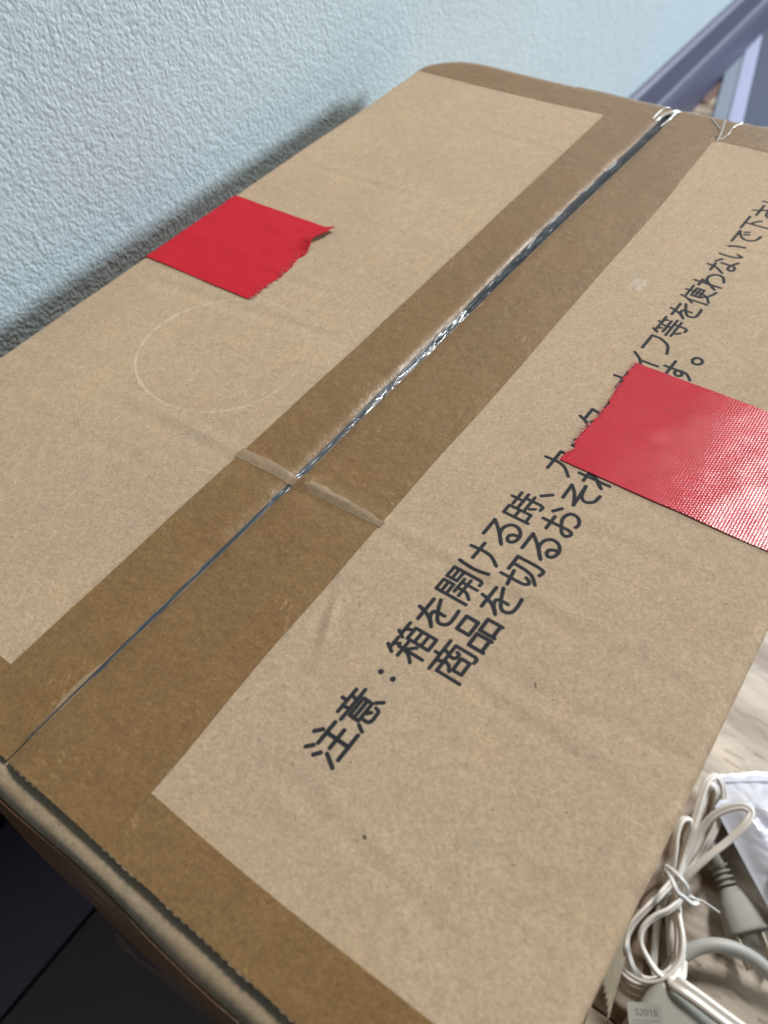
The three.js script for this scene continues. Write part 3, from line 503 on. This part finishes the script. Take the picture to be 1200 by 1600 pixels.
{
  // mains plug: a flared flat body, ribbed strain relief, two blades
  const plug = thing('mains_plug', 'grey two-pin mains plug with ribbed neck lying half under the plastic bag', 'plug');
  const A = new THREE.Vector3(...F(287.5, 7.5, 158)), B = new THREE.Vector3(...F(308, 7.5, 138));
  const ax = B.clone().sub(A).normalize(), sd = new THREE.Vector3().crossVectors(ax, new THREE.Vector3(0, 1, 0)).normalize(), nn = new THREE.Vector3().crossVectors(sd, ax);
  const len = A.distanceTo(B) * 1000;
  const prof = [[0, 3, 3], [.2, 3.4, 3.2], [.36, 4.2, 3.8], [.42, 5.4, 4.4], [.55, 7.2, 5.2], [.75, 8.4, 6.2], [.94, 9.2, 6.9], [.985, 9.2, 6.9], [1, 8.6, 6.3]];
  const secAt = (b) => { let k = 0; while (k < prof.length - 2 && b > prof[k + 1][0]) k++; const [t0, w0, h0] = prof[k], [t1, w1, h1] = prof[k + 1], f = (b - t0) / (t1 - t0); return [lerp(w0, w1, f), lerp(h0, h1, f)]; };
  const pt = (b, w, h, a, n = 3.2) => { const c = Math.cos(a), s = Math.sin(a), x = Math.sign(c) * Math.abs(c) ** (2 / n) * w / 1000, y = Math.sign(s) * Math.abs(s) ** (2 / n) * h / 1000, p = A.clone().addScaledVector(ax, b * len / 1000).addScaledVector(sd, x).addScaledVector(nn, y); return [p.x, p.y, p.z]; };
  const shell = grid(40, 60, (a, b) => { const [w, h] = secAt(lerp(.34, 1, b)); return [...pt(lerp(.34, 1, b), w, h, -a * 6.2832), a, b]; });
  const cap = grid(40, 4, (a, b) => [...pt(1, 8.6 * (1 - b), 6.3 * (1 - b), -a * 6.2832), a, b]);
  mesh('plug_body', mergeGeometries([shell, cap]), plugMat, plug);
  const relief = []; 
  for (let k = 0; k < 4; k++) relief.push(grid(24, 6, (a, b) => { const e = Math.sin(b * Math.PI), t = -.02 + k * .092 + b * .055; return [...pt(t, 2.2 + 2 * Math.min(1, e * 3), 2.2 + 1.6 * Math.min(1, e * 3), -a * 6.2832), a, b]; }));
  relief.push(grid(24, 6, (a, b) => [...pt(-.05 + b * .42, 2.3, 2.3, -a * 6.2832), a, b]));
  mesh('strain_relief', mergeGeometries(relief), plugMat, plug);
  const metal = new THREE.MeshStandardMaterial({ color: new THREE.Color().setRGB(.78, .72, .6), metalness: 1, roughness: .28 });
  for (const s of [-1, 1]) { const g = new RoundedBoxGeometry(.0062, .0014, .014, 2, .0005); const m = mesh('blade', g, metal, plug); m.position.copy(B).addScaledVector(sd, s * .0055).addScaledVector(ax, .0065).addScaledVector(nn, 0); m.quaternion.setFromRotationMatrix(new THREE.Matrix4().makeBasis(nn, sd.clone().negate(), ax.clone().negate())); }
  mesh('cable', tube([[288.5, 9, 157], [283, 8, 163], [279, 6, 172], [283, 4, 186], [300, 4, 198], [330, 4, 205]], 2.3, 60, 12), greyPvc, plug);
}
{
  const ad = thing('power_adapter', 'grey power adapter with a small rating label, at the near end under the cord', 'adapter');
  const ang = Math.atan2(-22, 2.5);                  // long side runs along the box
  const g = new RoundedBoxGeometry(.062, .027, .075, 5, .0045); const body = mesh('adapter_body', g, new THREE.MeshPhysicalMaterial({ color: new THREE.Color().setRGB(.37, .37, .325), roughness: .5, clearcoat: .1 }), ad);
  body.position.set(.3066, .0138, -.0565); body.rotation.y = -.12;
  const c = document.createElement('canvas'); c.width = 256; c.height = 160; const x = c.getContext('2d'); x.fillStyle = '#9a988f'; x.fillRect(0, 0, 256, 160);
  x.fillStyle = '#6c6a65'; x.font = 'bold 64px sans-serif'; x.textAlign = 'center'; x.fillText('S2018', 140, 86); x.fillStyle = 'rgba(110,108,102,.5)'; x.fillRect(30, 112, 200, 9); x.fillRect(30, 130, 150, 9);
  const ls = new THREE.Shape(), w = .0135, h = .0085, r = .0018; ls.moveTo(-w / 2 + r, -h / 2); ls.lineTo(w / 2 - r, -h / 2); ls.quadraticCurveTo(w / 2, -h / 2, w / 2, -h / 2 + r); ls.lineTo(w / 2, h / 2 - r); ls.quadraticCurveTo(w / 2, h / 2, w / 2 - r, h / 2); ls.lineTo(-w / 2 + r, h / 2); ls.quadraticCurveTo(-w / 2, h / 2, -w / 2, h / 2 - r); ls.lineTo(-w / 2, -h / 2 + r); ls.quadraticCurveTo(-w / 2, -h / 2, -w / 2 + r, -h / 2);
  const lg = new THREE.ExtrudeGeometry(ls, { depth: .0002, bevelEnabled: false }), lp = lg.attributes.position, lu = lg.attributes.uv;
  for (let i = 0; i < lp.count; i++) lu.setXY(i, lp.getX(i) / w + .5, lp.getY(i) / h + .5);
  const lm = mesh('rating_label', lg, new THREE.MeshPhysicalMaterial({ map: canvasTex(c), roughness: .4 }), ad);
  lm.rotation.set(-Math.PI / 2, 0, .55); lm.position.set(.2815, .0274, -.0795);
  mesh('adapter_cable', tube([[288, 9, 85], [284.5, 7, 92], [284.8, 6, 99], [285.8, 9, 106.2], [287.6, 12, 112.2], [292, 14, 119.2], [299.5, 15, 124.8], [308.4, 14, 127.8], [317.3, 12, 128], [332, 6, 124.5], [360, 4, 112]], 3.1, 120, 16), greyPvc, ad);
}
{
  // clear plastic bag with a zip strip, crumpled, something white folded inside
  const bag = thing('plastic_bag', 'crumpled glossy white plastic zip bag lying over the plug', 'bag');
  const c0 = [268.6, 197.5], cT = [330, 246], cB = [276, 181], cR = [352, 127];
  const out = (a, b) => {                            // a: away from the cord, b: from the lower corner edge to the zip edge
    const left = b < .5 ? [lerp(311.3, 274.6, b * 1.9 > 1 ? 1 : Math.pow(b * 2, .85)), lerp(148.6, 178.4, Math.pow(b * 2, .85))] : [lerp(274.6, 269.2, (b - .5) * 2) + 3.2 * Math.sin((b - .5) * 2 * Math.PI), lerp(178.4, 198.6, (b - .5) * 2)];
    const right = [lerp(372, 318, b), lerp(165, 238, b)];
    return [lerp(left[0], right[0], a), lerp(left[1], right[1], a)];
  };
  const g = sheet(110, 110, (a, b) => {
    const [u, v] = out(a, b), edge = Math.min(1, a * 6, (1 - a) * 6), e2 = sstep(1, .8, b);
    const n = 2.2 * Math.abs(noise(u / 13 + v / 30, v / 11, 2)) + 1.1 * Math.abs(noise(u / 6, v / 8 + u / 20, 3)) + .35 * noise(u / 2.6, v / 2.6, 4);
    const base = 21 * sstep(1.0, .55, b) * sstep(0, .35, b + .62) ;
    return [...F(u, 5 + base * (.72 + .28 * sstep(0, .2, a)) * .86 + (n * .8 - .7) * edge * (.3 + .7 * e2), v), a, b];
  }, .0012);
  mesh('bag_film', g, new THREE.MeshPhysicalMaterial({ color: new THREE.Color().setRGB(.61, .64, .74), roughness: .24, clearcoat: 1, clearcoatRoughness: .12, specularIntensity: 1 }), bag);
  const zip = sheet(60, 4, (a, b) => { const [u, v] = out(a * .995, .905 + b * .018); return [...F(u, 7.6 + .5 * Math.sin(b * 3.14), v), a, b]; }, .0009);
  mesh('zip_strip', zip, new THREE.MeshPhysicalMaterial({ color: new THREE.Color().setRGB(.6, .63, .72), roughness: .3, clearcoat: .6 }), bag);
  const inside = ribbon([[308, 25, 172], [306, 26.2, 168], [307, 26.6, 162], [312, 26.4, 158], [320, 25.8, 157]], .28, .1, 50);
  mesh('inner_thread', inside, new THREE.MeshStandardMaterial({ color: new THREE.Color().setRGB(.42, .27, .2), roughness: .6 }), bag);
}
renderer.render(scene, camera);
